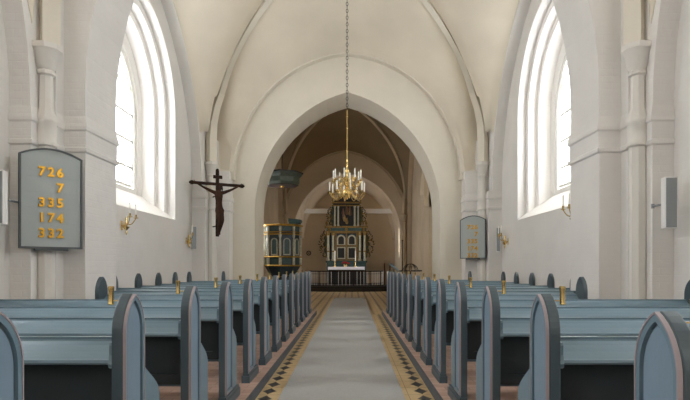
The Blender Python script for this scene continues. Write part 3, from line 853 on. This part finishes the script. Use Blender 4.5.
for i in range(22):
    a = random.uniform(0, 2*pi); r_ = random.uniform(0, .26)
    b = MB(); b.lathe([(.01, -.03), (.05, 0), (.055, .03), (.02, .05)], r_*cos(a), r_*.6*sin(a), .17+random.uniform(0, .11)*(1-r_*2), 7); b.build('blossom', M['red'], t)
b = MB()
for i in range(30):
    a = random.uniform(0, 2*pi); r_ = random.uniform(.1, .33); z = random.uniform(.08, .18)
    b.tube([(0, 0, .1), (r_*.5*cos(a), r_*.4*sin(a), z+.05), (r_*cos(a), r_*.6*sin(a), z)], [.01, .03, .004], 5)
b.build('leaves', M['green'], t)

def altarpiece():
    y = 31.2
    t = thing('altarpiece', 'tall carved altarpiece in green, black and gold with side wings behind the altar', 'altarpiece', (AX, y, .33))
    Z = lambda z: z-.33
    b = MB(); b.box(-1.15, 1.15, -.15, .5, 0, Z(1.62)); b.box(-1.2, 1.2, -.2, .5, Z(1.55), Z(1.66)); b.build('predella', M['teal'], t, bevel=.01)
    b = MB(); b.box(-1.0, 1.0, .0, .4, Z(1.6), Z(3.5)); b.build('main_stage', M['navy'], t)
    # back grid of gilded rails round four panels
    b = MB()
    for x in (-.62, 0, .62): b.box(x-.038, x+.038, -.04, .02, Z(1.66), Z(3.4))
    for z in (1.70, 2.52, 3.28): b.box(-.66, .66, -.05, .02, Z(z-.032), Z(z+.032))
    b.build('gilded_grid', M['oldgold'], t, bevel=.01)
    for x in (-.31, .31):
        b = MB(); O = [(.25, Z(2.58))]+[(p, Z(q)) for p, q in arch_pts(0, .25, 2.92, 0, 6)[::-1]]+[(-.25, Z(2.58))]
        I = [(p*.66, max(Z(2.62), (q-Z(2.92))*.66+Z(2.92)) if q > Z(2.7) else Z(2.62)) for p, q in O]
        b.ring([(p+x, q) for p, q in O], [(p+x, q) for p, q in I], -.04, .01, 'y'); b.build('arch_frame', M['marble'], t)
        b = MB(); b.prism([(p+x, q) for p, q in I], -.01, .012, 'y'); b.build('arched_panel', M['black'], t)
        b = MB(); b.ring([(x-.25, Z(1.76)), (x+.25, Z(1.76)), (x+.25, Z(2.46)), (x-.25, Z(2.46))], [(x-.19, Z(1.82)), (x+.19, Z(1.82)), (x+.19, Z(2.40)), (x-.19, Z(2.40))], -.03, .01, 'y'); b.build('panel_frame', M['marble'], t)
        b = MB(); b.box(x-.19, x+.19, -.008, .012, Z(1.82), Z(2.40)); b.build('dark_panel', M['black'], t)
    for x in (-1.06, -.78, .78, 1.06):
        b = MB(); b.lathe([(.10, Z(1.66)), (.10, Z(1.74)), (.07, Z(1.78)), (.075, Z(2.2)), (.062, Z(3.05)), (.09, Z(3.14)), (.10, Z(3.3))], x, -.10, 0, 12); b.build('column', M['marble'], t, True, label='pale marbled column')
        b = MB(); b.lathe([(.08, Z(2.16)), (.085, Z(2.2)), (.08, Z(2.24))], x, -.10, 0, 12); b.lathe([(.09, Z(3.12)), (.115, Z(3.2)), (.12, Z(3.3))], x, -.10, 0, 8); b.build('gilded_ring', M['oldgold'], t, True)
    b = MB(); b.box(-1.22, 1.22, -.22, .4, Z(3.30), Z(3.38)); b.box(-1.25, 1.25, -.26, .4, Z(3.56), Z(3.66)); b.build('cornice', M['oldgold'], t, bevel=.012)
    b = MB(); b.box(-1.16, 1.16, -.17, .38, Z(3.38), Z(3.56)); b.build('frieze', M['teal'], t)
    for x in (-1.0, 0, 1.0):
        b = MB(); b.ball((x, -.22, Z(3.47)), .09, 10); b.build('gilded_head', M['oldgold'], t, True)
    # upper stage
    b = MB(); b.box(-.78, .78, .0, .36, Z(3.6), Z(5.0)); b.build('upper_stage', M['navy'], t)
    b = MB(); b.box(-.40, .40, -.02, .02, Z(3.72), Z(4.86)); b.build('relief_panel', M['black'], t)
    # carved relief: a small crowd of rounded figures
    for i in range(11):
        x = random.uniform(-.3, .3); z = 3.78+random.uniform(0, .72)
        b = MB(); b.lathe([(.05, 0), (.085, .08), (.07, .2), (.04, .27), (.045, .31), (.03, .36), (.003, .37)], x, -.05, Z(z), 8); b.build('relief_figure', M['relief'] if i % 3 else M['oldgold'], t, True)
    for x in (-.68, -.48, .48, .68):
        b = MB(); b.lathe([(.07, Z(3.66)), (.07, Z(3.74)), (.045, Z(3.78)), (.05, Z(4.1)), (.042, Z(4.7)), (.07, Z(4.84))], x, -.07, 0, 10); b.build('column', M['marble'], t, True, label='pale marbled column')
    b = MB(); b.box(-.84, .84, -.16, .34, Z(4.84), Z(4.90)); b.box(-.86, .86, -.2, .34, Z(5.0), Z(5.07)); b.build('cornice', M['oldgold'], t, bevel=.01)
    b = MB(); b.prism([(-.8, Z(5.07)), (.8, Z(5.07)), (.5, Z(5.24)), (.2, Z(5.40)), (0, Z(5.55)), (-.2, Z(5.40)), (-.5, Z(5.24))], -.12, .25, 'y'); b.build('pediment', M['black'], t)
    b = MB(); b.lathe([(.06, 0), (.03, .05), (.07, .14), (.03, .22), (.004, .28)], 0, 0, Z(5.52), 8)
    for s in (-.82, .82): b.lathe([(.05, 0), (.03, .05), (.06, .14), (.02, .22), (.004, .26)], s, 0, Z(5.05), 8)
    for s in (-1.15, 1.15): b.lathe([(.06, 0), (.03, .06), (.075, .18), (.02, .30), (.004, .36)], s, -.1, Z(3.66), 8)
    b.build('finials', M['oldgold'], t, True)
    # scrolled side wings
    def wing(s, x0, z0, z1, wmax, name):
        n = 22; outer = []
        for i in range(n+1):
            u = i/n; outer.append((s*(x0 + wmax*.55*(sin(pi*u)**.7)*(1+.22*sin(9*pi*u))), Z(z0+(z1-z0)*u)))
        b = MB(); b.prism([(s*x0*.97, Z(z0))]+outer+[(s*x0*.97, Z(z1))], .05, .14, 'y'); w = b.build(name, M['dgreen'], t)
        g = MB(); h = MB()
        for (u0, R, tw) in ((.14, .13, 1), (.32, .19, -1), (.52, .23, 1), (.72, .18, -1), (.88, .11, 1)):
            R = R*wmax/.42
            cxx = s*(x0 + wmax*(sin(pi*u0)**.7) - R*.75); cz = Z(z0+(z1-z0)*u0); pts = []
            for i in range(18):
                a = i/17*2.6*pi*tw*s; rr = R*(1-i/20); pts.append((cxx+rr*cos(a), .03, cz+rr*sin(a)))
            g.tube(pts, [.030*(1-i/26) for i in range(18)], 6)
            for q in range(4):
                a = -.9 + q*.6
                h.tube([(cxx+s*R*.9*cos(a), .06, cz+R*.9*sin(a)), (cxx+s*R*1.15*cos(a+.1), .05, cz+R*1.2*sin(a+.1)), (cxx+s*R*1.35*cos(a+.3), .05, cz+R*1.45*sin(a+.3))], [.03, .035, .006], 6)
        g.build('gilded_scrollwork', M['oldgold'], w, True); h.build('leaf_tips', M['black'], w, True)
    for s in (-1, 1):
        wing(s, 1.1, 1.75, 3.5, .42, 'side_wing'); wing(s, .8, 3.68, 4.85, .30, 'upper_wing')
altarpiece()

# small things on the sanctuary walls and by the right pews
b = MB(); n = 20
b.tube([(.12*cos(2*pi*i/n), 0, .12*sin(2*pi*i/n)) for i in range(n+1)], .03, 6)
for i in range(4): b.tube([(.0, 0, 0), (.11*cos(pi/4+i*pi/2), 0, .11*sin(pi/4+i*pi/2))], .015, 6)
o = b.build('wall_ring', M['iron']); o.location = (-2.56, 31.96, 2.12); tag(o, 'small dark iron ring on the sanctuary wall left of the altarpiece', 'wall ornament')
t = thing('credence_table', 'small wooden side table with pale top right of the altar', 'side table', (2.10, 31.55, 0))
b = MB(); b.box(-.24, .24, -.2, .2, 1.68, 1.74); b.build('table_top', M['sanct'], t)
b = MB(); b.box(-.19, .19, -.15, .15, 1.5, 1.68); b.build('apron', M['cwall'], t)
for sx in (-.16, .16):
    for sy in (-.12, .12):
        b = MB(); b.box(sx-.025, sx+.025, sy-.025, sy+.025, 0, 1.5); b.build('leg', M['relief'], t)
def globe():
    t = thing('votive_candle_globe', 'black wrought-iron votive candle globe on a stand beyond the right pews', 'candle stand', (1.86, 16.9, 0))
    b = MB(); b.lathe([(.24, 0), (.24, .02), (.03, .05), (.02, .08)], 0, 0, 0, 16); b.tube([(0, 0, .05), (0, 0, 1.2)], .018, 8); b.build('stand', M['iron'], t)
    b = MB()
    for k in range(4):
        a = k*pi/4
        b.tube([(.24*cos(a)*cos(w), .24*sin(a)*cos(w), 1.18+.24*sin(w)) for w in [pi*i/14 for i in range(15)]], .010, 5)
    b.build('hoops', M['iron'], t)
    b = MB(); b.tube([(.30*cos(2*pi*i/24), .30*sin(2*pi*i/24), 1.19) for i in range(25)], .014, 6); b.tube([(.2*cos(2*pi*i/24), .2*sin(2*pi*i/24), 1.32) for i in range(25)], .009, 6); b.build('ring', M['iron'], t)
    for k in range(10):
        a = 2*pi*k/10
        b = MB(); b.lathe([(.01, -.02), (.035, 0), (.038, .02), (.015, .022)], .33*cos(a), .33*sin(a), 1.195, 8); c = b.build('candle_cup', M['iron'], t)
globe()
t = thing('lectern', 'blue-grey lectern with slanted book board behind the farthest right pew', 'lectern', (1.24, 15.5, 0))
b = MB(); b.box(-.18, .18, -.18, .18, 0, .04); b.box(-.03, .03, -.03, .03, .04, 1.25); b.build('post', M['slate'], t)
b = MB(); b.prism([(-.14, 1.40), (.14, 1.16), (.16, 1.19), (-.12, 1.43)], -.24, .24, 'y'); b.build('book_board', M['blue'], t)
t = thing('iron_pole', 'thin black upright pole standing beside the votive globe', 'pole', (1.64, 17.25, 0))
b = MB(); b.lathe([(.12, 0), (.12, .03), (.02, .05)], 0, 0, 0, 12); b.build('base', M['iron'], t)
b = MB(); b.tube([(0, 0, .04), (0, 0, 2.15)], .017, 8); b.ball((0, 0, 2.17), .03, 8); b.build('shaft', M['iron'], t)

# ------------------------------------------------------------------ daylight
W = bpy.data.worlds.new('overcast daylight'); S.world = W; W.use_nodes = True
bg = W.node_tree.nodes['Background']; bg.inputs[0].default_value = (.93, .965, 1, 1); bg.inputs[1].default_value = 5.0
for (x, y, z, w_, h_, sd) in portals:
    l = bpy.data.lights.new('window daylight', 'AREA'); l.shape = 'RECTANGLE'; l.size = w_; l.size_y = h_
    l.cycles.is_portal = True
    o = bpy.data.objects.new('window daylight', l); COL.objects.link(o); o.location = (x, y, z)
    o.rotation_euler = (pi/2, 0, pi/2 if sd > 0 else -pi/2)     # -Z of the light looks inward
S.cycles.max_bounces = 14; S.cycles.diffuse_bounces = 10; S.cycles.glossy_bounces = 4; S.cycles.transparent_max_bounces = 8
S.cycles.sample_clamp_indirect = 8

# ------------------------------------------------------------------ camera
cam = bpy.data.cameras.new('camera'); co = bpy.data.objects.new('camera', cam); COL.objects.link(co)
co.location = (0, 0, 1.35); co.rotation_euler = (pi/2, 0, 0)
cam.sensor_width = 36; cam.lens = 535/690*36; cam.shift_x = -6.6/690; cam.shift_y = 66/690; cam.clip_start = .05
S.camera = co
S.view_settings.view_transform = 'Standard'; S.view_settings.look = 'None'; S.view_settings.gamma = 1
S.view_settings.exposure = 1.52
